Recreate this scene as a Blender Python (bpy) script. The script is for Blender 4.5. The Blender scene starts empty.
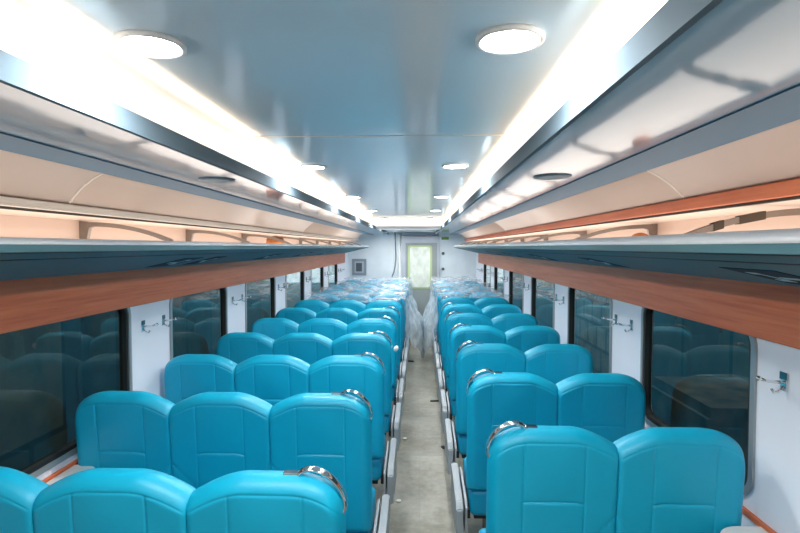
import bpy, bmesh, math, random
from mathutils import Vector, Matrix
random.seed(4)
SC = bpy.context.scene
COL = SC.collection
PI = math.pi

# ------------------------------------------------------------------ layout
CAM_Z = 1.825
CX = -0.185                      # centre line of the coach
HW = 1.445                       # half width at the windows
Y0, Y1 = -2.5, 12.0              # rear and end wall
def X(s, d): return CX + s * d   # s = -1 left side, +1 right side
def Z(h): return CAM_Z + h

# ------------------------------------------------------------------ materials
def new_mat(name):
    m = bpy.data.materials.new(name); m.use_nodes = True
    nt = m.node_tree
    return m, nt, nt.nodes['Principled BSDF'], nt.nodes['Material Output']
def srgb(r, g, b):
    f = lambda c: (c / 255 / 12.92) if c <= 10 else (((c / 255) + .055) / 1.055) ** 2.4
    return (f(r), f(g), f(b), 1)
def coords(nt, scale=(1, 1, 1)):
    tc = nt.nodes.new('ShaderNodeTexCoord'); mp = nt.nodes.new('ShaderNodeMapping')
    mp.inputs['Scale'].default_value = scale
    nt.links.new(tc.outputs['Object'], mp.inputs['Vector'])
    return mp.outputs['Vector']
def noise(nt, vec, scale, detail=3, rough=.5):
    n = nt.nodes.new('ShaderNodeTexNoise')
    n.inputs['Scale'].default_value = scale; n.inputs['Detail'].default_value = detail
    n.inputs['Roughness'].default_value = rough
    nt.links.new(vec, n.inputs['Vector'])
    return n.outputs['Fac']
def ramp(nt, fac, stops):
    r = nt.nodes.new('ShaderNodeValToRGB')
    while len(r.color_ramp.elements) < len(stops): r.color_ramp.elements.new(.5)
    for e, (p, c) in zip(r.color_ramp.elements, stops): e.position = p; e.color = c
    nt.links.new(fac, r.inputs['Fac'])
    return r.outputs['Color']
def bump(nt, bsdf, fac, strength, dist=.01):
    b = nt.nodes.new('ShaderNodeBump')
    b.inputs['Strength'].default_value = strength; b.inputs['Distance'].default_value = dist
    nt.links.new(fac, b.inputs['Height']); nt.links.new(b.outputs['Normal'], bsdf.inputs['Normal'])
def plain(name, col, rough=.5, metal=0, coat=0, vary=.06, nscale=3, bmp=0, bscale=60, bdist=.002, stretch=(1, 1, 1), spec=None):
    m, nt, p, out = new_mat(name)
    v = coords(nt, stretch)
    lo = tuple(c * (1 - vary) for c in col[:3]) + (1,); hi = tuple(min(1, c * (1 + vary)) for c in col[:3]) + (1,)
    nt.links.new(ramp(nt, noise(nt, v, nscale), [(.3, lo), (.7, hi)]), p.inputs['Base Color'])
    p.inputs['Roughness'].default_value = rough; p.inputs['Metallic'].default_value = metal
    p.inputs['Coat Weight'].default_value = coat; p.inputs['Coat Roughness'].default_value = .06
    if spec is not None: p.inputs['Specular IOR Level'].default_value = spec
    if bmp: bump(nt, p, noise(nt, v, bscale, 2), bmp, bdist)
    return m
def emit(name, col, strength):
    m, nt, p, out = new_mat(name)
    p.inputs['Base Color'].default_value = (.8, .8, .8, 1)
    p.inputs['Emission Color'].default_value = col; p.inputs['Emission Strength'].default_value = strength
    return m
def wood(name, c1, c2, c3):
    m, nt, p, out = new_mat(name)
    v = coords(nt, (9, .55, 16))
    f = noise(nt, v, 3.2, 8, .62)
    nt.links.new(ramp(nt, f, [(.3, c1), (.5, c2), (.72, c3)]), p.inputs['Base Color'])
    p.inputs['Roughness'].default_value = .42
    bump(nt, p, f, .08, .002)
    return m
def glass(name, tint, rough=.0):
    m, nt, p, out = new_mat(name)
    nt.nodes.remove(p)
    tr = nt.nodes.new('ShaderNodeBsdfTransparent'); tr.inputs['Color'].default_value = tint
    gl = nt.nodes.new('ShaderNodeBsdfGlossy'); gl.inputs['Roughness'].default_value = rough
    gl.inputs['Color'].default_value = (1, 1, 1, 1)
    fr = nt.nodes.new('ShaderNodeFresnel'); fr.inputs['IOR'].default_value = 1.55
    mx = nt.nodes.new('ShaderNodeMixShader')
    ge = nt.nodes.new('ShaderNodeNewGeometry'); iv = nt.nodes.new('ShaderNodeMath'); iv.operation = 'SUBTRACT'; iv.inputs[0].default_value = 1
    nt.links.new(ge.outputs['Backfacing'], iv.inputs[1])
    mu = nt.nodes.new('ShaderNodeMath'); mu.operation = 'MULTIPLY'
    nt.links.new(fr.outputs[0], mu.inputs[0]); nt.links.new(iv.outputs[0], mu.inputs[1])
    nt.links.new(mu.outputs[0], mx.inputs[0]); nt.links.new(tr.outputs[0], mx.inputs[1]); nt.links.new(gl.outputs[0], mx.inputs[2])
    nt.links.new(mx.outputs[0], out.inputs['Surface'])
    return m
def film(name, lo=.12, hi=.48):
    m, nt, p, out = new_mat(name)
    v = coords(nt, (1, 1, 1))
    p.inputs['Base Color'].default_value = srgb(225, 236, 242)
    p.inputs['Roughness'].default_value = .35
    f = noise(nt, v, 7, 3, .55)
    bump(nt, p, f, .6, .03)
    tr = nt.nodes.new('ShaderNodeBsdfTransparent'); tr.inputs['Color'].default_value = (.97, .98, 1, 1)
    mx = nt.nodes.new('ShaderNodeMixShader')
    nt.links.new(ramp(nt, noise(nt, v, 6, 4, .6), [(.36, (lo, lo, lo, 1)), (.68, (hi, hi, hi, 1))]), mx.inputs[0])
    nt.links.new(tr.outputs[0], mx.inputs[1]); nt.links.new(p.outputs[0], mx.inputs[2])
    nt.links.new(mx.outputs[0], out.inputs['Surface'])
    return m

M = {}
M['vinyl'] = plain('turquoise_vinyl', srgb(0, 166, 202), .46, vary=.03, nscale=4, bmp=.12, bscale=260, bdist=.001)
M['vinyl_dark'] = plain('turquoise_vinyl_cushion', srgb(0, 158, 198), .48, vary=.03)
M['chrome'] = plain('chrome', (.82, .82, .82, 1), .10, 1, vary=.02)
M['arm_grey'] = plain('silver_grey_plastic', srgb(158, 167, 173), .45, vary=.05)
M['frame_dark'] = plain('dark_seat_steel', srgb(62, 66, 70), .5, .4)
M['wall_white'] = plain('white_wall_panel', srgb(226, 233, 244), .35, vary=.025, nscale=2)
M['end_wall'] = plain('pale_end_wall', srgb(226, 237, 243), .4, vary=.05, nscale=4)
M['ceiling'] = plain('glossy_ceiling_panel', srgb(204, 222, 236), .11, coat=.1, vary=.02, nscale=1.2, bmp=.05, bscale=2.2, bdist=.02)  # pale blue base holds the shade and seat-reflection tint of a white ceiling
M['side_panel'] = plain('glossy_side_panel', srgb(136, 170, 192), .07, coat=0, spec=.28, vary=.03, nscale=1.5, bmp=.10, bscale=3.2, bdist=.02, stretch=(1, .45, 1))
M['blue_strip'] = plain('blue_grey_strip', srgb(70, 108, 132), .6, vary=.03)
M['fascia'] = plain('grey_fascia', srgb(96, 114, 126), .75, 0, vary=.03, spec=.03)
M['beige'] = plain('beige_cove_panel', srgb(212, 190, 175), .32, vary=.04, nscale=1.5, stretch=(1, .4, 1))
M['cream'] = plain('cream_strip', srgb(226, 213, 198), .35, vary=.03)
M['low_ceiling'] = plain('white_low_ceiling', srgb(226, 234, 240), .3, vary=.03)
M['wood'] = wood('cherry_wood', srgb(198, 98, 58), srgb(216, 116, 72), srgb(226, 134, 90))
M['gap_shade'] = plain('painted_gap_shade', srgb(58, 48, 36), .7)  # dark colour of the bars that stand in for the shadow gaps
M['rack'] = plain('rack_satin_grey', srgb(82, 124, 134), .55, 0, spec=.25, vary=.05, nscale=2, stretch=(1, .3, 1))
M['rack_lip'] = plain('rack_white_lip', srgb(244, 247, 250), .3, 0, vary=.03)
M['rack_groove'] = plain('rack_groove', srgb(24, 40, 46), .5)
M['bracket'] = plain('taupe_bracket', srgb(138, 128, 120), .35, .4, vary=.08, nscale=20)
M['pad'] = plain('dark_brown_pad', srgb(70, 58, 46), .6)
M['gasket'] = plain('black_rubber', srgb(26, 30, 30), .55)
M['alu'] = plain('aluminium_frame', srgb(158, 164, 166), .35, .5)
M['glass'] = glass('tinted_glass', (.58, .63, .62, 1))
M['door_glass'] = plain('frosted_door_glass', srgb(224, 232, 222), .3, vary=.16, nscale=9, stretch=(1, 1, .6))
M['door_green'] = plain('yellow_green_frame', srgb(186, 205, 150), .4)
M['door_grey'] = plain('grey_door', srgb(150, 160, 160), .4, vary=.05)
M['casing'] = plain('pale_grey_casing', srgb(182, 190, 202), .35)
M['hatch_grey'] = plain('hatch_grey', srgb(138, 150, 160), .4)
M['hatch_dark'] = plain('hatch_dark', srgb(82, 92, 100), .5)
M['cable'] = plain('grey_cable', srgb(110, 122, 128), .5)
M['pipe'] = plain('white_pipe', srgb(228, 234, 236), .4)
M['sticker'] = plain('dark_teal_sticker', srgb(18, 58, 72), .6, spec=.15)
M['sticker_teal'] = plain('teal_film', srgb(28, 92, 110), .35)
M['mark'] = plain('white_mark', srgb(190, 220, 228), .6, spec=.2)
M['table'] = plain('white_table', srgb(226, 226, 224), .35)
M['speaker'] = plain('speaker_grille', srgb(150, 160, 166), .5, .3, bmp=.5, bscale=200)
M['bundle'] = plain('orange_brown_cloth', srgb(186, 116, 66), .7, vary=.35, nscale=25, bmp=.6, bscale=30, bdist=.01)
M['debris_dark'] = plain('dark_rubber', srgb(38, 36, 34), .7)
M['scrap'] = plain('white_scrap', srgb(225, 226, 224), .5)
M['trim_ring'] = plain('white_lamp_ring', srgb(222, 226, 230), .3)
M['lamp'] = emit('lamp_diffuser', (1, .975, .94, 1), 90)
M['led'] = emit('led_strip', (1, .72, .48, 1), 2.2)
M['rack_fill'] = emit('rack_fill_glow', (1, .93, .86, 1), .32)  # glow of the unseen strips added to lift the upper side panels
M['film'] = film('clear_plastic_film', .08, .42)
M['film_hang'] = film('gathered_plastic_film', .42, .82)
def panels(name, c1, c2, gap, w, h):
    m, nt, p, out = new_mat(name)
    v = coords(nt)
    sp = nt.nodes.new('ShaderNodeSeparateXYZ'); cb = nt.nodes.new('ShaderNodeCombineXYZ')
    nt.links.new(v, sp.inputs[0]); nt.links.new(sp.outputs['Y'], cb.inputs['X']); nt.links.new(sp.outputs['Z'], cb.inputs['Y'])
    b = nt.nodes.new('ShaderNodeTexBrick')
    b.inputs['Color1'].default_value = c1; b.inputs['Color2'].default_value = c2; b.inputs['Mortar'].default_value = gap
    b.inputs['Scale'].default_value = 1; b.inputs['Mortar Size'].default_value = .03
    b.inputs['Brick Width'].default_value = w; b.inputs['Row Height'].default_value = h
    nt.links.new(cb.outputs[0], b.inputs['Vector'])
    mx = nt.nodes.new('ShaderNodeMix'); mx.data_type = 'RGBA'; mx.blend_type = 'MULTIPLY'; mx.inputs[0].default_value = .8
    nt.links.new(b.outputs['Color'], mx.inputs[6])
    nt.links.new(ramp(nt, noise(nt, v, 2.6, 5, .65), [(.35, (.35, .36, .33, 1)), (.65, (1, 1, 1, 1))]), mx.inputs[7])
    nt.links.new(mx.outputs[2], p.inputs['Base Color']); p.inputs['Roughness'].default_value = .7
    return m
M['out_ground'] = plain('workshop_ground', srgb(92, 92, 84), .8, vary=.2, nscale=2)
M['out_dark'] = panels('workshop_sheet_dark', srgb(120, 120, 104), srgb(72, 80, 76), srgb(44, 52, 54), .95, 1.1)
M['out_pale'] = panels('workshop_sheet_pale', srgb(196, 202, 198), srgb(160, 168, 166), srgb(112, 120, 122), .5, .42)
M['out_brown'] = plain('brown_crate', srgb(96, 80, 62), .8, vary=.75, nscale=5)
M['out_steel'] = plain('grey_column', srgb(70, 84, 88), .6)
M['out_leaf'] = plain('leaf_green', srgb(120, 160, 80), .7, vary=.4, nscale=8)

# floor
def floor_mat():
    m, nt, p, out = new_mat('dusty_floor')
    v = coords(nt)
    big = noise(nt, v, 1.7, 5, .6); fine = noise(nt, v, 18, 4, .7)
    a = nt.nodes.new('ShaderNodeMix'); a.data_type = 'FLOAT'; a.inputs[0].default_value = .35
    nt.links.new(big, a.inputs[2]); nt.links.new(fine, a.inputs[3])
    nt.links.new(ramp(nt, a.outputs[0], [(.34, srgb(112, 112, 98)), (.47, srgb(140, 140, 127)), (.53, srgb(152, 152, 141)), (.7, srgb(172, 172, 162))]), p.inputs['Base Color'])
    bt = nt.nodes.new('ShaderNodeTexBrick'); bt.offset = .37
    bt.inputs['Color1'].default_value = (1, 1, 1, 1); bt.inputs['Color2'].default_value = (.72, .73, .73, 1); bt.inputs['Mortar'].default_value = (.85, .85, .84, 1)
    bt.inputs['Scale'].default_value = 1; bt.inputs['Mortar Size'].default_value = .004; bt.inputs['Brick Width'].default_value = .31; bt.inputs['Row Height'].default_value = 1.15
    nt.links.new(v, bt.inputs['Vector'])
    mx = nt.nodes.new('ShaderNodeMix'); mx.data_type = 'RGBA'; mx.blend_type = 'MULTIPLY'; mx.inputs[0].default_value = .8
    nt.links.new(p.inputs['Base Color'].links[0].from_socket, mx.inputs[6]); nt.links.new(bt.outputs['Color'], mx.inputs[7])
    nt.links.new(mx.outputs[2], p.inputs['Base Color'])
    p.inputs['Roughness'].default_value = .5
    bump(nt, p, fine, .1, .002)
    return m
M['floor'] = floor_mat()

# ------------------------------------------------------------------ mesh helpers
def obj(name, bm, mat, parent=None, smooth=False, loc=(0, 0, 0)):
    bmesh.ops.recalc_face_normals(bm, faces=bm.faces[:])
    me = bpy.data.meshes.new(name); bm.to_mesh(me); bm.free()
    mats = mat if isinstance(mat, (list, tuple)) else [mat]
    for mm in mats: me.materials.append(mm)
    if smooth:
        for f in me.polygons: f.use_smooth = True
    o = bpy.data.objects.new(name, me); COL.objects.link(o)
    o.location = loc
    if parent: o.parent = parent
    return o
def tag(o, label=None, cat=None, group=None, kind=None):
    if label: o['label'] = label
    if cat: o['category'] = cat
    if group: o['group'] = group
    if kind: o['kind'] = kind
    return o
def struct(name, bm, mat, label, cat, smooth=False, parent=None):
    return tag(obj(name, bm, mat, parent, smooth), label, cat, None, 'structure')
def thing(name, label, cat, loc=(0, 0, 0), group=None):
    o = bpy.data.objects.new(name, None); COL.objects.link(o); o.location = loc
    o.empty_display_size = .1
    return tag(o, label, cat, group)
def dup(root, loc, label):
    r = root.copy(); COL.objects.link(r); r.location = loc; r['label'] = label
    for ch in list(root.children):
        c = ch.copy(); COL.objects.link(c); c.parent = r
        for g in list(ch.children):
            d = g.copy(); COL.objects.link(d); d.parent = c
    return r
def B(): return bmesh.new()
def box(bm, x0, x1, y0, y1, z0, z1, bev=0, seg=2):
    r = bmesh.ops.create_cube(bm, size=1)
    vs = r['verts']
    for v in vs:
        v.co = Vector(((x0 + x1) / 2 + v.co.x * (x1 - x0), (y0 + y1) / 2 + v.co.y * (y1 - y0), (z0 + z1) / 2 + v.co.z * (z1 - z0)))
    if bev:
        es = list({e for v in vs for e in v.link_edges})
        bmesh.ops.bevel(bm, geom=es, offset=bev, segments=seg, profile=.5, affect='EDGES')
    return bm
def cyl(bm, c, r, h, seg=32, axis='Z', r2=None):
    q = bmesh.ops.create_cone(bm, cap_ends=True, segments=seg, radius1=r, radius2=r if r2 is None else r2, depth=h)
    mt = Matrix.Translation(Vector(c))
    if axis == 'X': mt = mt @ Matrix.Rotation(PI / 2, 4, 'Y')
    if axis == 'Y': mt = mt @ Matrix.Rotation(PI / 2, 4, 'X')
    bmesh.ops.transform(bm, matrix=mt, verts=q['verts'])
    return bm
def tube(bm, pts, r, seg=10, flat=None, flat_dir=None):
    """sweep a circle (or an ellipse r x flat, flat measured along flat_dir) along pts"""
    pts = [Vector(p) for p in pts]; rings = []
    up = Vector(flat_dir) if flat_dir else None
    for i, p in enumerate(pts):
        t = (pts[min(i + 1, len(pts) - 1)] - pts[max(i - 1, 0)]).normalized()
        a = up if up else (Vector((0, 0, 1)) if abs(t.z) < .9 else Vector((1, 0, 0)))
        n = (a - t * a.dot(t)).normalized(); b = t.cross(n)
        rb = r; rn = flat if flat else r
        rings.append([bm.verts.new(p + n * rn * math.cos(2 * PI * k / seg) + b * rb * math.sin(2 * PI * k / seg)) for k in range(seg)])
    for a, b in zip(rings, rings[1:]):
        for k in range(seg):
            bm.faces.new((a[k], a[(k + 1) % seg], b[(k + 1) % seg], b[k]))
    bm.faces.new(rings[0][::-1]); bm.faces.new(rings[-1])
    return bm
def extrude_y(bm, prof, y0, y1, closed=True):
    """profile in xz, extruded along y"""
    a = [bm.verts.new((x, y0, z)) for x, z in prof]; b = [bm.verts.new((x, y1, z)) for x, z in prof]
    n = len(prof)
    for i in range(n if closed else n - 1):
        j = (i + 1) % n
        bm.faces.new((a[i], a[j], b[j], b[i]))
    if closed:
        bm.faces.new(a[::-1]); bm.faces.new(b)
    return bm
def prism(bm, pts, axis, lo, hi):
    """outline in the plane across `axis`, thickened from lo to hi"""
    def P(u, v, w):
        return {'X': (w, u, v), 'Y': (u, w, v), 'Z': (u, v, w)}[axis]
    a = [bm.verts.new(P(u, v, lo)) for u, v in pts]; b = [bm.verts.new(P(u, v, hi)) for u, v in pts]
    n = len(pts)
    for i in range(n):
        j = (i + 1) % n
        bm.faces.new((a[i], a[j], b[j], b[i]))
    bm.faces.new(a[::-1]); bm.faces.new(b)
    return bm
def rrect(y0, y1, z0, z1, r, n=8):
    out = []
    for (cy, cz, a0) in ((y1 - r, z1 - r, 0), (y0 + r, z1 - r, 90), (y0 + r, z0 + r, 180), (y1 - r, z0 + r, 270)):
        for k in range(n + 1):
            a = math.radians(a0 + 90 * k / n)
            out.append((cy + r * math.cos(a), cz + r * math.sin(a)))
    return out

# ------------------------------------------------------------------ the shell
struct('floor', box(B(), CX - HW - .05, CX + HW + .05, Y0, Y1, -.06, 0), M['floor'], 'dusty grey beige floor along the aisle', 'floor')

WZ0, WZ1 = .865, 1.53            # window opening heights
PITCH = 1.5
WIN_Y = [(-1.0 + PITCH * k, 0.0 + PITCH * k) for k in range(9)]   # 0.5..1.5, 2..3, 3.5..4.5 ...
WIN_Y = [(a, b) for a, b in WIN_Y if b < 11.9]
SH = {-1: -.09, 1: .04}          # the two sides are not quite opposite each other
def wall_side(s):
    bm = B(); t = s * .05
    x = X(s, HW)
    edges = [Y0] + [a - .25 + 0 for a, b in WIN_Y[1:]] + [Y1]
    prev = Y0
    WY = [(p + SH[s], q + SH[s]) for p, q in WIN_Y]
    for i, (a, b) in enumerate(WY):
        e0 = prev; e1 = (b + WY[i + 1][0]) / 2 if i + 1 < len(WY) else Y1
        prev = e1
        hole = rrect(a, b, WZ0, WZ1, .09)
        cy, cz = (a + b) / 2, (WZ0 + WZ1) / 2
        outer = []
        for (u, v) in hole:
            du, dv = u - cy, v - cz
            k = 1e9
            if du > 1e-9: k = min(k, (e1 - cy) / du)
            if du < -1e-9: k = min(k, (e0 - cy) / du)
            if dv > 1e-9: k = min(k, (2.3 - cz) / dv)
            if dv < -1e-9: k = min(k, (0 - cz) / dv)
            outer.append((cy + du * k, cz + dv * k))
        # the four corners of the bay
        hi = [bm.verts.new((x, u, v)) for u, v in hole]; ho = [bm.verts.new((x, u, v)) for u, v in outer]
        hb = [bm.verts.new((x + t, u, v)) for u, v in hole]; hob = [bm.verts.new((x + t, u, v)) for u, v in outer]
        n = len(hole)
        for k in range(n):
            j = (k + 1) % n
            cor = None
            (u0, v0), (u1, v1) = outer[k], outer[j]
            if abs(u0 - u1) > 1e-6 and abs(v0 - v1) > 1e-6:
                cu = e1 if max(u0, u1) > e1 - 1e-6 else e0
                cv = 2.3 if max(v0, v1) > 2.3 - 1e-6 else 0
                cor = (cu, cv)
            if cor:
                c0 = bm.verts.new((x, *cor)); c1 = bm.verts.new((x + t, *cor))
                bm.faces.new((hi[k], hi[j], ho[j], c0, ho[k])); bm.faces.new((hb[k], hb[j], hob[j], c1, hob[k]))
            else:
                bm.faces.new((hi[k], hi[j], ho[j], ho[k])); bm.faces.new((hb[k], hb[j], hob[j], hob[k]))
            bm.faces.new((hi[k], hi[j], hb[j], hb[k]))
    bmesh.ops.remove_doubles(bm, verts=bm.verts[:], dist=1e-5)
    nm = 'left' if s < 0 else 'right'
    return struct('wall_' + nm, bm, M['wall_white'], 'white side wall with window pillars on the %s of the coach' % nm, 'wall')
wall_side(-1); wall_side(1)

wn = 0
ORD = ['nearest', 'second', 'third', 'fourth', 'fifth', 'sixth', 'seventh', 'eighth', 'ninth']
for s in (-1, 1):
    vis = 0
    for (a, b) in [(p + SH[s], q + SH[s]) for p, q in WIN_Y]:
        if b < .4: continue
        wn += 1
        sd = 'left' if s < 0 else 'right'
        x = X(s, HW)
        def ring(r0, w0, w1, xa, xb):
            bm = B()
            o_ = rrect(a + w0, b - w0, WZ0 + w0, WZ1 - w0, r0 - w0 if r0 - w0 > .01 else .01); i_ = rrect(a + w1, b - w1, WZ0 + w1, WZ1 - w1, max(.01, r0 - w1))
            L = [[bm.verts.new((xx, u, v)) for u, v in lp] for xx, lp in ((xa, o_), (xa, i_), (xb, i_), (xb, o_))]
            n = len(o_)
            for q in range(4):
                A, C = L[q], L[(q + 1) % 4]
                for k in range(n):
                    j = (k + 1) % n
                    bm.faces.new((A[k], A[j], C[j], C[k]))
            return bm
        lab = '%s dark window with rounded corners in the %s wall, counted from the camera' % (ORD[vis], sd)
        if b > 1.9: vis += 1
        else: lab = 'dark window in the %s wall beside the camera, mostly outside the picture' % sd
        root = struct('window_%d' % wn, ring(.09, -.014, .012, x - s * .010, x + s * .03), M['alu'], lab, 'window')
        g = obj('gasket', ring(.09, .012, .030, x - s * .004, x + s * .035), M['gasket'], root); g['kind'] = 'structure'
        p = obj('pane', prism(B(), rrect(a + .026, b - .026, WZ0 + .026, WZ1 - .026, .07), 'X', x + s * .018, x + s * .024), M['glass'], root); p['kind'] = 'structure'

# wood band above the windows, sill strip, dado
tn = 0
def trim(bm, mat, label, cat='trim', smooth=False):
    global tn
    tn += 1
    return struct('trim_%d' % tn, bm, mat, label, cat, smooth)
for s, sd in ((-1, 'left'), (1, 'right')):
    x = X(s, HW)
    def bx(d0, d1, y0, y1, z0, z1, bev=0):
        xa, xb = sorted((X(s, d0), X(s, d1)))
        return box(B(), xa, xb, y0, y1, z0, z1, bev)
    trim(bx(HW - .022, HW - .0, Y0, 11.4, 1.49, 1.72, .004), M['wood'], 'cherry wood band running above the %s windows under the luggage rack' % sd)
    trim(bx(HW - .018, HW, Y0, 11.4, .797, .82, .004), M['wood'], 'narrow wooden sill strip under the %s windows' % sd)
    # side ceiling: glossy flat panel, blue strip, beige curve
    h = .28
    bm = B(); extrude_y(bm, [(X(s, .5295), Z(h)), (X(s, .835), Z(h)), (X(s, .835), Z(h + .012)), (X(s, .5295), Z(h + .012))], Y0, Y1)
    bmesh.ops.subdivide_edges(bm, edges=[], cuts=1)
    trim(bm, M['side_panel'], 'glossy grey blue side ceiling panel on the %s of the cove' % sd, 'ceiling panel')
    bm = B(); extrude_y(bm, [(X(s, .835), Z(h - .004)), (X(s, 1.005), Z(h - .004)), (X(s, 1.005), Z(h + .012)), (X(s, .835), Z(h + .012))], Y0, Y1)
    trim(bm, M['blue_strip'], 'matt blue grey strip along the %s side ceiling' % sd, 'ceiling strip')
    hb = .160 if s < 0 else .172
    c = [(1.005, h - .002), (1.045, h - .020), (1.10, h - .055), (1.142, hb)]
    prof = []
    for k in range(17):
        t = k / 16
        bz = [(1 - t) ** 3, 3 * t * (1 - t) ** 2, 3 * t * t * (1 - t), t ** 3]
        prof.append((sum(w * q[0] for w, q in zip(bz, c)), sum(w * q[1] for w, q in zip(bz, c))))
    pr = [(X(s, d), Z(hh)) for d, hh in prof] + [(X(s, d + .012), Z(hh + .012)) for d, hh in reversed(prof)]
    joints = [Y0, 1.975, 6.0, 11.2]
    bm = B()
    for ya, yb in zip(joints, joints[1:]): extrude_y(bm, pr, ya + .003, yb - .003)
    trim(bm, M['beige'], 'beige curved panel above the %s luggage rack' % sd, 'wall panel', True)
    bm = B(); pj = [(X(s, d), Z(hh - .0015)) for d, hh in prof] + [(X(s, d + .012), Z(hh + .010)) for d, hh in reversed(prof)]
    for yj in joints[1:-1]: extrude_y(bm, pj, yj - .006, yj + .006)
    trim(bm, M['cream'], 'thin pale joint strips across the %s beige panel' % sd, 'joint strip', True)
    # strip below the curve, soffit and the wall behind the rack
    if s < 0:
        trim(bx(1.132, 1.152, Y0, 11.4, Z(.130), Z(.161), .004), M['cream'], 'cream strip edging the left beige panel above the luggage rack')
        trim(bx(1.140, 1.158, Y0, 11.4, Z(.122), Z(.130)), M['gap_shade'], 'dark bar painted as the shadow gap under the cream strip above the left rack')
    else:
        trim(bx(1.132, 1.152, Y0, 11.4, Z(.130), Z(.173), .004), M['wood'], 'orange brown wooden strip edging the right beige panel above the rack')
        trim(bx(1.140, 1.158, Y0, 11.4, Z(.122), Z(.130)), M['gap_shade'], 'dark bar painted as the shadow gap under the wooden strip above the right rack')
    trim(bx(1.158, 1.40, Y0, 11.4, Z(.122), Z(.132)), M['beige'], 'beige soffit over the back of the %s luggage rack' % sd, 'wall panel')
    trim(bx(1.40, 1.445, Y0, 11.4, 1.72, Z(.215)), M['beige'], 'beige back wall behind the %s luggage rack' % sd, 'wall panel')
# central ceiling, cove lips, cavity
CE = 8.5
HC = .414
LIP = .517
bm = B(); box(bm, CX - .70, CX + .70, Y0, 1.994, Z(HC), Z(HC + .02)); box(bm, CX - .70, CX + .70, 2.006, CE + .17, Z(HC), Z(HC + .02))
struct('ceiling', bm, M['ceiling'], 'glossy white central ceiling panel with blue shade tint painted in between the light coves', 'ceiling')
trim(box(B(), CX - .70, CX + .70, 1.994, 2.006, Z(HC - .001), Z(HC + .018)), M['cream'], 'thin pale joint strip across the glossy ceiling', 'joint strip')
for s, sd in ((-1, 'left'), (1, 'right')):
    bm = B(); extrude_y(bm, [(X(s, LIP), Z(.28)), (X(s, LIP), Z(.33)), (X(s, LIP + .012), Z(.33)), (X(s, LIP + .012), Z(.28))], Y0, Y1)
    trim(bm, M['fascia'], 'grey metal fascia lip of the %s light cove' % sd, 'cove lip')
    bm = B(); extrude_y(bm, [(X(s, LIP + .012), Z(.292)), (X(s, .70), Z(.292)), (X(s, .70), Z(HC)), (X(s, .71), Z(HC)), (X(s, .71), Z(.285)), (X(s, LIP + .012), Z(.285))], Y0, CE + .17)
    trim(bm, M['low_ceiling'], 'white trough behind the %s cove lip' % sd, 'light cove')
    xa, xb = sorted((X(s, .585), X(s, .635)))
    tag(obj('led_strip', box(B(), xa, xb, Y0 + .05, CE + .1, Z(.30), Z(.312)), M['led']), 'warm glowing strip light hidden in the cove along the %s side of the ceiling' % sd, 'strip light', 'strip lights in the ceiling coves')
bm = B(); box(bm, X(-1, LIP), X(1, LIP), CE, CE + .012, Z(.285), Z(.33))
trim(bm, M['casing'], 'grey fascia lip across the far end of the light cove', 'cove lip')
trim(box(B(), CX - .71, CX + .71, CE + .17, CE + .18, Z(.285), Z(HC)), M['low_ceiling'], 'pale wall closing the far end of the light cove', 'light cove')
tag(obj('led_strip', box(B(), CX - .55, CX + .55, CE + .07, CE + .10, Z(.30), Z(.312)), M['led']), 'warm glowing strip light across the far end of the ceiling cove', 'strip light', 'strip lights in the ceiling coves')
trim(box(B(), CX - LIP, CX + LIP, CE + .18, Y1, Z(.331), Z(.342)), M['low_ceiling'], 'flat low ceiling between the cove and the end wall', 'ceiling')
# car roof over everything
struct('roof', box(B(), CX - HW - .05, CX + HW + .05, Y0, Y1, 2.30, 2.34), M['low_ceiling'], 'coach roof above the ceiling panels', 'roof')
# end wall with door, rear wall
struct('wall_end', box(B(), CX - HW - .05, CX + HW + .05, Y1, Y1 + .05, 0, 2.3), M['end_wall'], 'pale blue white end wall around the far door', 'wall')
struct('wall_rear', box(B(), CX - HW - .05, CX + HW + .05, Y0 - .05, Y0, 0, 2.3), M['end_wall'], 'pale wall behind the camera', 'wall')

# pixel helper for things on the end wall
def at(px, py, y): return ((px - 420) * y / 533, CAM_Z - (py - 247) * y / 533)
yd = Y1
def prect(x0, y0, x1, y1, d0, d1, bm=None):
    a = at(x0, y1, yd); b = at(x1, y0, yd)
    return box(bm or B(), a[0], b[0], yd - d1, yd - d0, a[1], b[1])
door = struct('door_1', prect(405.5, 243, 437, 328, .004, .03), M['door_grey'], 'grey end door with a tall frosted window and yellow green frame', 'door')
q = obj('casing', prect(401.5, 236.5, 439.5, 243, .0, .07, prect(402, 243, 405.5, 328, 0, .06, prect(437, 243, 439.5, 328, 0, .06))), M['casing'], door); q['kind'] = 'structure'
a = at(408, 288.5, yd); b = at(432, 245.5, yd)
def rring(w, bm=None):
    pass
q = obj('window_frame', prism(B(), rrect(a[0], b[0], a[1], b[1], .06), 'Y', yd - .045, yd - .028), M['door_green'], door); q['kind'] = 'structure'
a2 = at(410, 287, yd); b2 = at(430, 247, yd)
q2 = obj('pane', prism(B(), rrect(a2[0], b2[0], a2[1], b2[1], .05), 'Y', yd - .05, yd - .044), M['door_glass'], q); q2['kind'] = 'structure'
hx, hz = at(434.5, 283, yd)
q = obj('handle', box(B(), hx - .015, hx + .015, yd - .07, yd - .03, hz - .1, hz + .1, .005), M['alu'], door); q['kind'] = 'structure'
a = at(402, 236, yd); b = at(439, 229.5, yd)
bm = B(); box(bm, a[0], b[0], yd - .16, yd, a[1] , b[1] + .0, .02)
tag(obj('door_header_box', bm, M['hatch_grey']), 'pale grey header box above the end door', 'header box')
hat = thing('wall_hatch', 'small square grey framed hatch on the end wall left of the door', 'hatch', (at(359, 267, yd)[0], yd, at(359, 275.5, yd)[1]))
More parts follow.
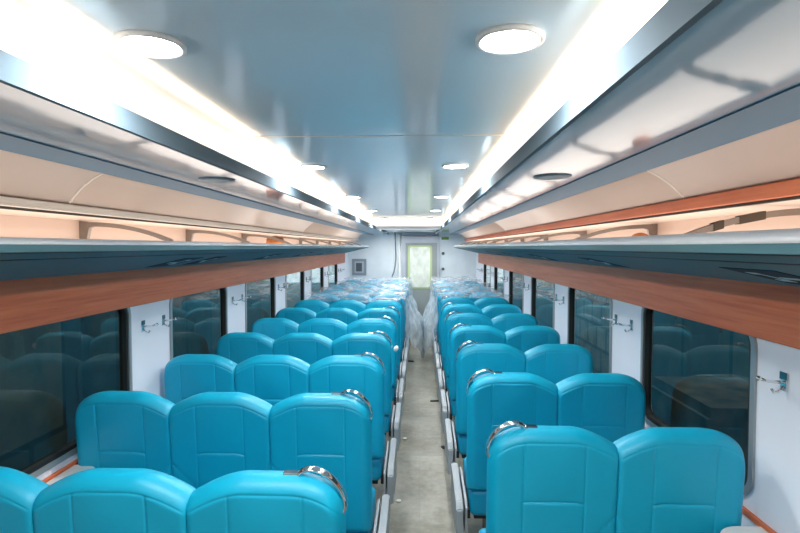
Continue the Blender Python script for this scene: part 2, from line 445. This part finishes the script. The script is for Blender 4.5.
def lrect(x0, y0, x1, y1, d0, d1, root):
    a = at(x0, y1, yd); b = at(x1, y0, yd); L = root.location
    return box(B(), a[0] - L.x, b[0] - L.x, -d1, -d0, a[1] - L.z, b[1] - L.z, .004)
obj('frame', lrect(352, 259, 366.3, 275.5, 0, .03, hat), M['hatch_grey'], hat)
obj('panel', lrect(354.5, 261.5, 363.8, 273, .03, .036, hat), M['casing'], hat)
obj('grille', lrect(356, 263, 362, 271.5, .036, .045, hat), M['hatch_dark'], hat)
px_pts = [(395, 228.5), (395.3, 238), (395.8, 250), (396, 258), (395.2, 266), (394, 272), (392, 277)]
bm = B(); tube(bm, [(at(u, v, yd)[0], yd - .03, at(u, v, yd)[1]) for u, v in px_pts], .013, 8)
tag(obj('hanging_cable', bm, M['cable'], smooth=True), 'thin grey cable hanging down the end wall left of the door', 'cable')
a = at(399.5, 228.5, yd)
bm = B(); cyl(bm, (a[0], yd - .035, (a[1] + .05) / 2 + 0), .03, a[1] - .05, 16)
tag(obj('wall_pipe', bm, M['pipe'], smooth=True), 'white vertical pipe on the end wall beside the door casing', 'pipe')
for (u, v, mt, lb) in ((443, 253.5, 'hatch_dark', 'upper of two small dark round switches right of the end door'), (443, 269, 'hatch_dark', 'lower of two small dark round switches right of the end door')):
    a = at(u, v, yd)
    bm = B(); cyl(bm, (a[0], yd - .015, a[1]), .035, .03, 20, 'Y', .028)
    tag(obj('wall_switch', bm, M[mt], smooth=False), lb, 'switch', 'wall switches beside the end door')
a = at(445, 238.5, yd)
tag(obj('wall_sign', box(B(), a[0] - .08, a[0] + .08, yd - .015, yd, a[1] - .03, a[1] + .03, .003), M['out_leaf']), 'tiny green sign high on the end wall right of the door', 'sign')

# ------------------------------------------------------------------ downlights
near = ['first', 'second', 'third', 'fourth', 'fifth']
lampY = [-.57 + 1.65 * k for k in range(6)]
RL = .068
proto = None
for k, y in enumerate(lampY):
    for s, sd in ((-1, 'left'), (1, 'right')):
        loc = (X(s, .362), y, Z(HC))
        lab = ('round white recessed ceiling light, %s from the camera in the %s row' % (near[k - 1], sd)) if k else 'round ceiling light in the %s row above the camera, out of the picture' % sd
        if proto is None:
            proto = thing('ceiling_light', lab, 'ceiling light', loc, 'recessed ceiling lights')
            bm = B()
            n = 48
            prof = [(RL, 0), (RL, -.008), (RL - .006, -.011), (RL - .016, -.006), (RL - .016, 0)]
            rings = [[bm.verts.new((r * math.cos(2 * PI * i / n), r * math.sin(2 * PI * i / n), z)) for i in range(n)] for r, z in prof]
            for A, C in zip(rings, rings[1:] + rings[:1]):
                for i in range(n): bm.faces.new((A[i], A[(i + 1) % n], C[(i + 1) % n], C[i]))
            obj('frame', bm, M['trim_ring'], proto, True)
            bm = B(); cyl(bm, (0, 0, -.003), RL - .016, .004, 48)
            obj('diffuser', bm, M['lamp'], proto)
        else:
            dup(proto, loc, lab)

for x, y, lab in ((-.55, 11.1, 'left ceiling light in the low ceiling nearest the end wall'), (.18, 11.1, 'right ceiling light in the low ceiling nearest the end wall'),
                  (-.55, 9.5, 'left added fill light in the low ceiling just past the cove end'), (.18, 9.5, 'right added fill light in the low ceiling just past the cove end')):  # this pair is added to brighten the end wall
    dup(proto, (x, y, Z(.331)), lab)

# speakers in the side panels
for s, sd in ((-1, 'left'), (1, 'right')):
    x, y = (-.845, 2.2) if s < 0 else (.525, 2.15)
    t = thing('ceiling_speaker', 'round grey speaker grille in the glossy %s side ceiling panel' % sd, 'speaker', (x, y, Z(.28)), 'ceiling speakers')
    bm = B(); cyl(bm, (0, 0, -.002), .075, .004, 40, 'Z', .072)
    obj('rim', bm, M['hatch_grey'], t)
    bm = B(); cyl(bm, (0, 0, -.005), .064, .002, 40)
    obj('grille', bm, M['speaker'], t)

# ------------------------------------------------------------------ luggage racks
TIP = .90
def bracket_bm(s):
    # plate across the rack: tall at the wall, arching down towards the front
    bm = B()
    d_w, d_f = 1.385, .965
    top = []; bot = []
    n = 24
    for k in range(n + 1):
        t = k / n
        d = d_w + (d_f - d_w) * t
        z = .112 * (1 - t ** 2.4) + .030 * t ** 3
        top.append((d, z))
    for k in range(n + 1):
        t = k / n
        d = d_w - .014 + (d_f - d_w + .014) * t
        z = (.112 - .019) * (1 - t ** 2.4) + .012 * t ** 3
        if t < .06:                                       # the curl at the wall post
            z *= max(0.0, math.sin(PI / 2 * (t / .06))) ** .6 if t > 0 else 0
        bot.append((d, max(.0, z - .002)))
    half = .011
    for (lo, hi) in ((-half, half),):
        A = [[bm.verts.new((X(s, d), yy, z)) for d, z in prof] for yy, prof in ((lo, top), (lo, bot), (hi, bot), (hi, top))]
        for q in range(4):
            P, Q = A[q], A[(q + 1) % 4]
            for k in range(n): bm.faces.new((P[k], P[k + 1], Q[k + 1], Q[k]))
        bm.faces.new([A[q][0] for q in range(4)]); bm.faces.new([A[q][n] for q in range(4)][::-1])
    # wall post
    xa, xb = sorted((X(s, 1.372), X(s, 1.40)))
    box(bm, xa, xb, -.012, .012, 0, .114)
    # front foot
    xa, xb = sorted((X(s, .965), X(s, .985)))
    box(bm, xa, xb, -.014, .014, -.012, .024, .004)
    return bm
for s, sd in ((-1, 'left'), (1, 'right')):
    root = thing('luggage_rack', 'long grey overhead luggage rack with a white front lip along the %s wall' % sd, 'luggage rack', (0, 0, 0), 'overhead luggage racks')
    YE = 11.3
    # body: wedge-shaped underside, shelf top
    LT = .027 if s < 0 else .038
    prof = [(TIP, -.014), (TIP + .012, -.016), (1.40, -.128), (1.42, -.128), (1.42, .006), (TIP + .03, .006), (TIP, .010)]
    bm = B(); extrude_y(bm, [(X(s, d), Z(h)) for d, h in prof], Y0, YE)
    obj('shelf', bm, M['rack'], root)
    hl = LT - .008
    lip = [(TIP + .06, .008)] + [(TIP + .052 - .056 * math.sin(a), .008 + hl * math.cos(a) ** .8) for a in [PI / 2 * k / 12 for k in range(0, 13)]] + [(TIP + .004, .006)]
    bm = B(); extrude_y(bm, [(X(s, d), Z(h)) for d, h in lip], Y0, YE)
    obj('front_lip', bm, M['rack_lip'], root, True)
    def under(d): return -.016 - (d - TIP - .012) * (.112 / (1.40 - TIP - .012))
    for d0, w in ((TIP + .010, .010), (TIP + .105, .012)):
        bm = B(); extrude_y(bm, [(X(s, d0), Z(under(d0) - .0015)), (X(s, d0 + w), Z(under(d0 + w) - .0015)), (X(s, d0 + w), Z(under(d0 + w) + .004)), (X(s, d0), Z(under(d0) + .004))], Y0, YE)
        obj('groove_strip', bm, M['rack_groove'], root)
    ys = [1.31 + 1.13 * k for k in range(9)] if s < 0 else [1.63 + 1.165 * k for k in range(9)]
    b0 = None
    for y in ys:
        if b0 is None:
            b0 = o = obj('bracket', bracket_bm(s), M['bracket'], root)
        else:
            o = b0.copy(); COL.objects.link(o)
        o.location = (0, y, Z(.004))
    if s > 0:
        for (da, db) in ((1.055, 1.085), (1.13, 1.205)):
            bm = B()
            def zt(d):
                t = (1.385 - d) / .42
                return .112 * (1 - t ** 2.4) + .030 * t ** 3
            pts = [(X(1, da), zt(da) - .022), (X(1, db), zt(db) - .022), (X(1, db), zt(db) + .003), (X(1, da), zt(da) + .003)]
            prism(bm, pts, 'Y', -.0125, .0125)
            o = obj('pad', bm, M['pad'], root, loc=(0, ys[0], Z(.004)))
    # number stickers on the underside
    sy = [(1.56, .26, .09), (3.06, .22, .09), (4.56, .22, .08), (6.06, .2, .08), (7.56, .2, .08)] if s > 0 else [(3.02, .26, .09), (3.45, .20, .07), (4.9, .24, .08), (6.4, .24, .08), (7.9, .24, .08)]
    for (y, L, w) in sy:
        d0 = 1.11; d1 = 1.33
        st = obj('sticker', B_s := extrude_y(B(), [(X(s, d0), Z(under(d0) - .002)), (X(s, d1), Z(under(d1) - .002)), (X(s, d1), Z(under(d1) + .002)), (X(s, d0), Z(under(d0) + .002))], y - L / 2, y + L / 2), M['sticker'], root)
        bm = B()
        def mark(u0, u1, v0, v1):
            extrude_y(bm, [(X(s, u0), Z(under(u0) - .003)), (X(s, u1), Z(under(u1) - .003)), (X(s, u1), Z(under(u1))), (X(s, u0), Z(under(u0)))], v0, v1)
        mark(d0 + .10, d0 + .125, y - L * .32, y + L * .02)
        mark(d0 + .05, d0 + .17, y + L * .10, y + L * .16)
        mark(d0 + .05, d0 + .075, y + L * .10, y + L * .30)
        mark(d0 + .145, d0 + .17, y + L * .14, y + L * .34)
        obj('arrow_mark', bm, M['mark'], st)

for s, sd in ((-1, 'left'), (1, 'right')):  # added emitters behind the lip, brightening the beige and side ceiling panels
    xa, xb = sorted((X(s, .97), X(s, 1.37)))
    bm = box(B(), xa, xb, Y0 + .1, 11.2, Z(.0075), Z(.0095))
    tag(obj('added_fill_strip', bm, M['rack_fill']), 'flat glowing strip added as hidden fill light on the %s luggage rack behind its lip' % sd, 'strip light', 'added fill strips on the racks')

# crumpled bundles left on the racks
def blob(name, label, cat, mat, c, r, sc, sd, group=None):
    rr = random.Random(sd)
    bm = B(); bmesh.ops.create_icosphere(bm, subdivisions=4, radius=r)
    ph = [(Vector((rr.uniform(-1, 1), rr.uniform(-1, 1), rr.uniform(-1, 1))) * 3.2 / r, rr.uniform(0, 6)) for _ in range(7)]
    for v in bm.verts:
        k = 1 + .11 * sum(math.sin(v.co.dot(p) + q) for p, q in ph) / 2
        v.co = Vector((v.co.x * sc[0], v.co.y * sc[1], v.co.z * sc[2])) * k
    zmin = min(v.co.z for v in bm.verts)
    for v in bm.verts: v.co.z -= zmin
    return tag(obj(name, bm, mat, smooth=True, loc=c), label, cat, group)
blob('cloth_bundle', 'small orange brown crumpled cloth bundle lying on the right luggage rack', 'cloth', M['bundle'], (1.10, 2.72, Z(.0095)), .036, (1.3, 1.2, .75), 2)
blob('cloth_bundle', 'small orange brown crumpled cloth bundle lying on the left luggage rack', 'cloth', M['bundle'], (-1.36, 4.95, Z(.0095)), .06, (1.5, 1.2, .75), 5)

# ------------------------------------------------------------------ coat hooks
hook_proto = {}
pill = [(0.0 + PITCH * k, .5 + PITCH * k) for k in range(1, 8)]
pname = ['nearest', 'second', 'third', 'fourth', 'fifth', 'sixth', 'seventh']
for s, sd in ((-1, 'left'), (1, 'right')):
    pi_ = 0
    for (a, b) in pill:
        if b > 11: continue
        if s < 0 and b < 2.5: continue
        for e, off in (('near', .13), ('far', .38)):
            y = a + off + (.07 if s > 0 else -.07)
            if s > 0 and a < 2 and e == 'near': continue
            if s > 0 and a < 2: y = 1.875
            nm = pname[pi_]
            lab = 'chrome coat hook at the %s edge of the %s white pillar in the %s wall' % (e, nm, sd)
            if s > 0 and a < 2: lab = 'chrome coat hook on the nearest white pillar of the right wall, largest hook in view'
            loc = (X(s, HW), y, 1.358)
            if s not in hook_proto:
                t = thing('coat_hook', lab, 'coat hook', loc, 'coat hooks on the window pillars')
                xa, xb = sorted((0, -s * .006))
                obj('backplate', box(B(), xa, xb, -.016, .016, -.03, .032, .003), M['chrome'], t)
                bm = B()
                tube(bm, [(-s * .004, 0, .0), (-s * .03, 0, .001), (-s * .06, 0, .004), (-s * .085, 0, .012)], .0055, 10)
                bmesh.ops.create_uvsphere(bm, u_segments=12, v_segments=8, radius=.0095, matrix=Matrix.Translation((-s * .088, 0, .013)))
                tube(bm, [(-s * .004, 0, -.016), (-s * .022, 0, -.034), (-s * .036, 0, -.036), (-s * .044, 0, -.024)], .005, 10)
                obj('hook', bm, M['chrome'], t, True)
                xa, xb = sorted((-s * .006, -s * .010))
                obj('film_tab', box(B(), xa, xb, -.020, .014, .010, .036, .001), M['sticker_teal'], t)
                hook_proto[s] = t
            else:
                dup(hook_proto[s], loc, lab)
        pi_ += 1

# ------------------------------------------------------------------ wall tables
for s, sd, ya, yb in ((-1, 'left', 1.88, 2.40), (1, 'right', 1.42, 1.955)):
    t = thing('wall_table', 'small white rounded table fixed under the nearest %s window' % sd, 'table', (X(s, HW - .018), (ya + yb) / 2, .785), 'wall tables under the windows')
    L = (yb - ya) / 2; W = .15 if s < 0 else .19
    pts = [(0, -L)]
    for k in range(13):
        an = -PI / 2 + PI / 2 * k / 12
        pts.append((-s * (W - .11 + .11 * math.cos(an)), -L + .11 + .11 * math.sin(an)))
    for k in range(13):
        an = PI / 2 * k / 12
        pts.append((-s * (W - .11 + .11 * math.cos(an)), L - .11 + .11 * math.sin(an)))
    pts.append((0, L))
    obj('tabletop', prism(B(), pts, 'Z', .0, .022), M['table'], t)
    xa, xb = sorted((0, -s * .11))
    obj('support', box(B(), xa, xb, -.02, .02, -.10, 0, .004), M['arm_grey'], t)

# ------------------------------------------------------------------ benches
BACK_T = .062          # half thickness
ZB0, ZB1 = .50, 1.15
def back_bm(w, left_outer, right_outer):
    """one padded backrest: lobed outline, rounded rim, stitched seams"""
    RO, VAL, RW = .165, .064, .165
    s1, s2 = .27 * w, .745 * w
    hs = .272
    us = set()
    n = 52
    for k in range(n + 1): us.add(round(w * k / n, 5))
    for e in (0, w):
        for d in (.0015, .004, .008, .013, .019, .026): us.add(round(d if e == 0 else w - d, 5))
    for q in (s1, s2):
        for d in (-.009, -.005, -.0025, 0, .0025, .005, .009): us.add(round(q + d, 5))
    us = sorted(us)
    uu = [us[0]]
    for u in us[1:]:
        if u - uu[-1] > .0012: uu.append(u)
    uu[-1] = w
    ss = {0, .0008, .003, .007, .012, .019, .027}
    for d in (-.008, -.004, -.002, 0, .002, .004, .008): ss.add(.044 + d); ss.add(hs + d)
    k = .058
    while k < .40: ss.add(round(k, 4)); k += .0095
    ss = sorted(ss); sv = [ss[0]]
    for q in ss[1:]:
        if q - sv[-1] > .0007: sv.append(q)
    H = ZB1 - ZB0
    def drop(u):
        d = 0
        for dist, outer in ((u, left_outer), (w - u, right_outer)):
            if outer:
                if dist < RO:
                    t = 1 - dist / RO
                    d += .118 * (1 - (max(0, 1 - t ** 2.1)) ** (1 / 2.1))
            else:
                if dist < RW:
                    t = 1 - dist / RW
                    d += VAL * t ** 1.65
        return d
    rnd = lambda d, r: 1.0 if d >= r else math.sqrt(max(0, 1 - (1 - d / r) ** 2))
    g = lambda d, sg: math.exp(-(d / sg) ** 2)
    def segd(px, pz, a, b):
        ax, az = a; bx_, bz = b
        vx, vz = bx_ - ax, bz - az
        t = max(0, min(1, ((px - ax) * vx + (pz - az) * vz) / (vx * vx + vz * vz)))
        return math.hypot(px - ax - t * vx, pz - az - t * vz)
    bm = B(); rear = []; front = []
    for u in uu:
        dz = drop(u); top = ZB1 - dz
        cr = []; cf = []
        for j in range(len(sv) + 14):
            if j < len(sv): z = top - sv[j]
            else:
                zl = top - sv[-1]; t = (j - len(sv) + 1) / 14
                z = zl + (ZB0 - zl) * t
            sl = (drop(min(w, u + .002)) - drop(max(0, u - .002))) / .004
            dt = (top - z) / math.sqrt(1 + min(9, sl * sl))
            f = rnd(dt, .05)
            for dist, outer in ((u, left_outer), (w - u, right_outer)):
                f *= rnd(dist, .045) if outer else (.82 + .18 * rnd(dist, .022) if dist > 0 else .82)
            f *= .8 + .2 * rnd(z - ZB0, .03)
            depth = BACK_T * f
            s = top - z
            gr = 0
            if s > .044:
                gr += .0030 * g(u - s1, .0036) + .0030 * g(u - s2, .0036)
                if s1 <= u <= s2: gr += .0042 * g(s - hs, .0038)
            gr += .0022 * g(s - .044, .0038) * (1 if .01 < u < w - .01 else 0)
            # diagonal seams fanning out from the joints
            zd = ZB1 - .318
            if not left_outer: gr += .0050 * g(segd(u, z, (0, zd), (s1 * .95, zd - .13)), .0048)
            if not right_outer: gr += .0050 * g(segd(u, z, (w, zd), (s2 + (w - s2) * .05, zd - .13)), .0048)
            if left_outer: gr += .003 * g(segd(u, z, (s1, zd - .13), (.02, zd - .02)), .0048)
            if right_outer: gr += .003 * g(segd(u, z, (s2, zd - .13), (w - .02, zd - .02)), .0048)
            # padding swells between the seams
            puff = 0
            if s1 < u < s2 and s > .044: puff += .007 * math.sin(PI * (u - s1) / (s2 - s1)) * (math.sin(PI * min(1, (s - .044) / (hs - .044))) if s < hs else .6)
            lean = -(z - ZB0) * .085
            cr.append((u, lean - depth - (puff - gr) * min(1, f * f), z))
            cf.append((u, lean + depth + puff * f, z))
        rear.append([bm.verts.new(c) for c in cr]); front.append([bm.verts.new(c) for c in cf])
    nv = len(rear[0])
    for a in range(len(uu) - 1):
        for j in range(nv - 1):
            bm.faces.new((rear[a][j], rear[a + 1][j], rear[a + 1][j + 1], rear[a][j + 1]))
            bm.faces.new((front[a][j], front[a][j + 1], front[a + 1][j + 1], front[a + 1][j]))
        bm.faces.new((rear[a][nv - 1], rear[a + 1][nv - 1], front[a + 1][nv - 1], front[a][nv - 1]))
        bm.faces.new((rear[a][0], front[a][0], front[a + 1][0], rear[a + 1][0]))
    for a in (0, len(uu) - 1):
        for j in range(nv - 1):
            bm.faces.new((rear[a][j], rear[a][j + 1], front[a][j + 1], front[a][j]))
    bmesh.ops.remove_doubles(bm, verts=bm.verts[:], dist=.00005)
    return bm

def make_bench(name, n, W, aisle, loc, label, group):
    """aisle = +1 when the aisle is on the bench's +x side"""
    t = thing(name, label, 'train seat', loc, group)
    w = W / n
    for k in range(n):
        o = obj('backrest', back_bm(w - .001, k == 0, k == n - 1), M['vinyl'], t, True)
        o.location = (-W / 2 + k * w + .0005, 0, 0)
    for k in range(n):
        xa = -W / 2 + k * w + .003; xb = xa + w - .006
        if k == (n - 1 if aisle > 0 else 0):
            if aisle > 0: xb -= .018
            else: xa += .018
        bm = B(); box(bm, xa, xb, -.035, .46, .345, .495, .03, 4)
        obj('cushion', bm, M['vinyl_dark'], t, True)
    # under-frame and legs
    bm = B(); box(bm, -W / 2 + .05, W / 2 - .05, .06, .12, .29, .345); box(bm, -W / 2 + .05, W / 2 - .05, .33, .39, .29, .345)
    obj('seat_frame', bm, M['frame_dark'], t)
    for xx in (-W / 2 + .16, W / 2 - .16):
        bm = B(); box(bm, xx - .025, xx + .025, .08, .37, .02, .29, .006); box(bm, xx - .035, xx + .035, .04, .41, 0, .02, .004)
        obj('leg', bm, M['frame_dark'], t)
    # armrest on the aisle side: silver side panel with slanted ends
    x0 = aisle * (W / 2 + .020); x1 = aisle * (W / 2 + .058)
    lo, hi = sorted((x0, x1))
    pts = [(-.07, .22), (.38, .20), (.42, .24), (.42, .45), (.39, .475), (-.03, .435), (-.07, .40)]
    bm = B(); prism(bm, pts, 'X', lo, hi)
    bmesh.ops.bevel(bm, geom=bm.edges[:], offset=.006, segments=2, affect='EDGES')
    arm = obj('armrest', bm, M['arm_grey'], t)
    bm = B(); lo2, hi2 = sorted((aisle * (W / 2 - .004), aisle * (W / 2 + .008)))
    prism(bm, [(-.045, .25), (.36, .24), (.40, .28), (.40, .44), (.36, .46), (-.01, .43), (-.045, .40)], 'X', lo2, hi2)
    obj('inner_plate', bm, M['arm_grey'], arm)
    bm = B(); lo2, hi2 = sorted((aisle * (W / 2 - .03), aisle * (W / 2 + .021)))
    box(bm, lo2, hi2, .06, .34, .29, .34)
    obj('arm_mount', bm, M['frame_dark'], arm)
    # window-side frame end
    # chrome grab handle over the aisle-side shoulder
    xe = W / 2
    yk = lambda z: -(z - ZB0) * .085
    path = [(xe - .142, ZB1 - .014), (xe - .132, ZB1 + .004), (xe - .114, ZB1 + .013), (xe - .092, ZB1 + .013), (xe - .066, ZB1 + .004), (xe - .042, ZB1 - .013),
            (xe - .021, ZB1 - .037), (xe - .007, ZB1 - .064), (xe - .001, ZB1 - .090), (xe - .005, ZB1 - .112), (xe - .018, ZB1 - .124)]
    # smooth the path
    P = []
    for i in range(len(path) - 1):
        p0 = path[max(0, i - 1)]; p1 = path[i]; p2 = path[i + 1]; p3 = path[min(len(path) - 1, i + 2)]
        for q in range(4):
            tt = q / 4
            P.append(tuple(.5 * (2 * p1[c] + (p2[c] - p0[c]) * tt + (2 * p0[c] - 5 * p1[c] + 4 * p2[c] - p3[c]) * tt * tt + (-p0[c] + 3 * p1[c] - 3 * p2[c] + p3[c]) * tt ** 3) for c in (0, 1)))
    P.append(path[-1])
    bm = B(); tube(bm, [(aisle * px, yk(pz), pz) for px, pz in P], .0075, 12, .017, (0, 1, 0))
    hd = obj('grab_handle', bm, M['chrome'], t, True)
    bm = B(); xa, xb = sorted((aisle * (xe - .185), aisle * (xe - .14)))
    zc = ZB1
    box(bm, xa, xb, yk(zc) - .014, yk(zc) + .014, zc - .008, zc + .004, .003)
    obj('mounting_plate', bm, M['chrome'], hd)
    return t
NAMES = ['first', 'second', 'third', 'fourth', 'fifth', 'sixth', 'seventh', 'eighth', 'ninth', 'tenth', 'eleventh', 'twelfth']
WL, WR = 1.390, .948
xl = -.222 - WL / 2; xr = .256 + WR / 2
pl = pr_ = None
for k in range(12):
    y = 1.612 + .862 * k
    ext = ' counted from the camera' if k < 7 else ' counted from the camera, under plastic film'
    lab = 'turquoise three-seat bench left of the aisle, %s row%s' % (NAMES[k], ext)
    if pl is None: pl = make_bench('train_seat_bench', 3, WL, 1, (xl, y, 0), lab, 'three-seat benches left of the aisle')
    else: dup(pl, (xl, y, 0), lab)
for k in range(11):
    y = 2.055 + .862 * k
    ext = ' counted from the camera' if k < 7 else ' counted from the camera, under plastic film'
    lab = 'turquoise two-seat bench right of the aisle, %s row%s' % (NAMES[k], ext)
    if pr_ is None: pr_ = make_bench('train_seat_bench', 2, WR, -1, (xr, y, 0), lab, 'two-seat benches right of the aisle')
    else: dup(pr_, (xr, y, 0), lab)

# ------------------------------------------------------------------ plastic film over the far rows
def film_sheet(s, label):
    rr = random.Random(11 + s)
    waves = [(rr.uniform(4, 16), rr.uniform(4, 16), rr.uniform(0, 6), rr.uniform(.004, .013)) for _ in range(10)]
    wr = lambda a, b: sum(q * math.sin(a * f1 + b * f2 + ph) for f1, f2, ph, q in waves)
    xin = -.20 if s < 0 else .245
    xout = X(s, HW - .05)
    y0r, rows = (1.612, 12) if s < 0 else (2.055, 11)
    ys = [7.15 + k * .06 for k in range(77)]
    bm = B(); grid = []
    for y in ys:
        col = []
        ph = ((y - (y0r - .05)) / .862) % 1
        sag = .10 * math.sin(PI * ph) ** 1.0
        ragged = .10 * math.sin(y * 5.3) + .05 * math.sin(y * 13)
        for k in range(29):
            t = k / 28
            x = xout + (xin - xout) * t
            z = ZB1 + .028 - sag * (.9 if t < .93 else .5) + wr(x * 1.3, y) * .55 + .012
            col.append((x, y + (.05 * math.sin(x * 9) if y < 7.3 else 0), max(z, ZB1 + .016 - .10 * math.sin(PI * ph) - 0)))
        fl = math.exp(-((y - 8.7) / .55) ** 2)
        tip = ((.045 if s < 0 else .06) - xin) * fl + (-s) * .02 * (1 - fl) * 1.0
        low = .55 * (1 - fl) + ragged * (1 - fl)
        low = max(.015, low)
        for k in range(1, 25):
            t = k / 24
            z = (ZB1 + .03 - .04) * (1 - t) + low * t
            q = min(1, (ZB1 - z) / .55)
            x = xin + tip * (q ** (1.0 if s < 0 else .9)) + wr(z * 1.4, y * 1.6) * (.7 * min(1, t * 4))
            col.append((x - s * .006, y + .05 * math.sin(z * 7 + y) * t, z))
        grid.append([bm.verts.new(c) for c in col])
    for a, b in zip(grid, grid[1:]):
        for k in range(len(a) - 1): bm.faces.new((a[k], a[k + 1], b[k + 1], b[k])).material_index = 1 if k > 29 else 0
    return tag(obj('plastic_film', bm, [M['film'], M['film_hang']], smooth=True), label, 'plastic film')
film_sheet(-1, 'crumpled clear plastic film draped over the far three-seat benches and hanging into the aisle')
film_sheet(1, 'crumpled clear plastic film draped over the far two-seat benches and hanging into the aisle')

# ------------------------------------------------------------------ bits left on the floor
def bit(name, px, py, L, W, H, rz, mat, label, cat):
    y = CAM_Z * 533 / (py - 247); x = (px - 420) * y / 533
    o = obj(name, box(B(), -L / 2, L / 2, -W / 2, W / 2, 0, H, .004), mat); o.location = (x, y, 0); o.rotation_euler = (0, 0, rz)
    return tag(o, label, cat)
bit('rubber_strip', 436, 402.5, .13, .03, .015, .15, M['debris_dark'], 'short dark rubber strip lying on the aisle floor by the right seats', 'scrap')
bit('rubber_strip', 411, 362.5, .09, .04, .02, -.3, M['debris_dark'], 'dark scrap on the aisle floor just before the hanging film', 'scrap')
bit('rubber_strip', 444, 450, .035, .05, .015, .4, M['debris_dark'], 'tiny black scrap on the aisle floor beside the right armrests', 'scrap')
blob('paper_scrap', 'crumpled white scrap on the aisle floor close to the left armrests', 'scrap', M['scrap'], (-.15, 3.75, 0), .016, (1.2, 1, .6), 8)
blob('paper_scrap', 'small white scrap on the aisle floor near the fifth left row', 'scrap', M['scrap'], (-.14, 5.0, 0), .016, (1.2, 1, .6), 9)
# plastic tuft tied on a left-hand grab handle
blob('plastic_tuft', 'small white plastic tuft caught on the grab handle of the fourth left bench', 'plastic scrap', M['scrap'], (-.185, 4.17, ZB1 - .15), .02, (.9, .9, 1.1), 12)

# ------------------------------------------------------------------ outside, seen through the windows
struct('ground_outside', box(B(), -30, 30, -12, 45, -1.25, -1.2), M['out_ground'], 'grey ground outside the coach', 'ground')
def ext_wall(nm, x, y0, y1, z1, mat, lab):
    struct(nm, box(B(), x - .1, x + .1, y0, y1, -1.2, z1), mat, lab, 'wall')
ext_wall('wall_workshop_left', -3.7, -6, 13, 5.0, M['out_dark'], 'dark workshop wall outside the left windows')
ext_wall('wall_workshop_right', 3.1, -6, 8.0, 5.0, M['out_dark'], 'dark workshop wall outside the right windows')
ext_wall('wall_workshop_pale', 3.3, 8.0, 11.3, 5.0, M['out_pale'], 'pale sheet wall outside the second right window')
ext_wall('wall_workshop_far', 3.1, 11.3, 18, 5.0, M['out_dark'], 'dark workshop wall outside the farther right windows')
tag(obj('steel_column', box(B(), -2.87, -2.73, 4.18, 4.32, -1.2, 4.5), M['out_steel']), 'grey steel column standing outside the nearest left window', 'column')
bm = B(); box(bm, 2.0, 2.7, 3.7, 4.6, -1.2, .72)
for k in range(6): box(bm, 1.97, 2.0, 3.7, 4.6, -1.18 + k * .32, -1.18 + k * .32 + .22)
tag(obj('timber_crate', bm, M['out_brown']), 'brown timber crate standing outside the nearest right window', 'crate')

w = bpy.data.worlds.new('World'); SC.world = w; w.use_nodes = True
bg = w.node_tree.nodes['Background']; bg.inputs['Color'].default_value = (.62, .72, .78, 1); bg.inputs['Strength'].default_value = .5

# ------------------------------------------------------------------ camera
cam = bpy.data.cameras.new('Camera'); co = bpy.data.objects.new('Camera', cam); COL.objects.link(co)
cam.sensor_width = 36; cam.lens = 24; cam.clip_start = .05
co.location = (0, 0, CAM_Z)
co.rotation_euler = (math.radians(90 - 2.1), 0, math.radians(2.15))
SC.camera = co
SC.view_settings.view_transform = 'Standard'; SC.view_settings.look = 'None'
SC.view_settings.exposure = 2.42; SC.view_settings.gamma = 1
SC.cycles.use_denoising = True
SC.cycles.max_bounces = 10; SC.cycles.diffuse_bounces = 5; SC.cycles.glossy_bounces = 4; SC.cycles.transparent_max_bounces = 16
SC.cycles.sample_clamp_indirect = 6
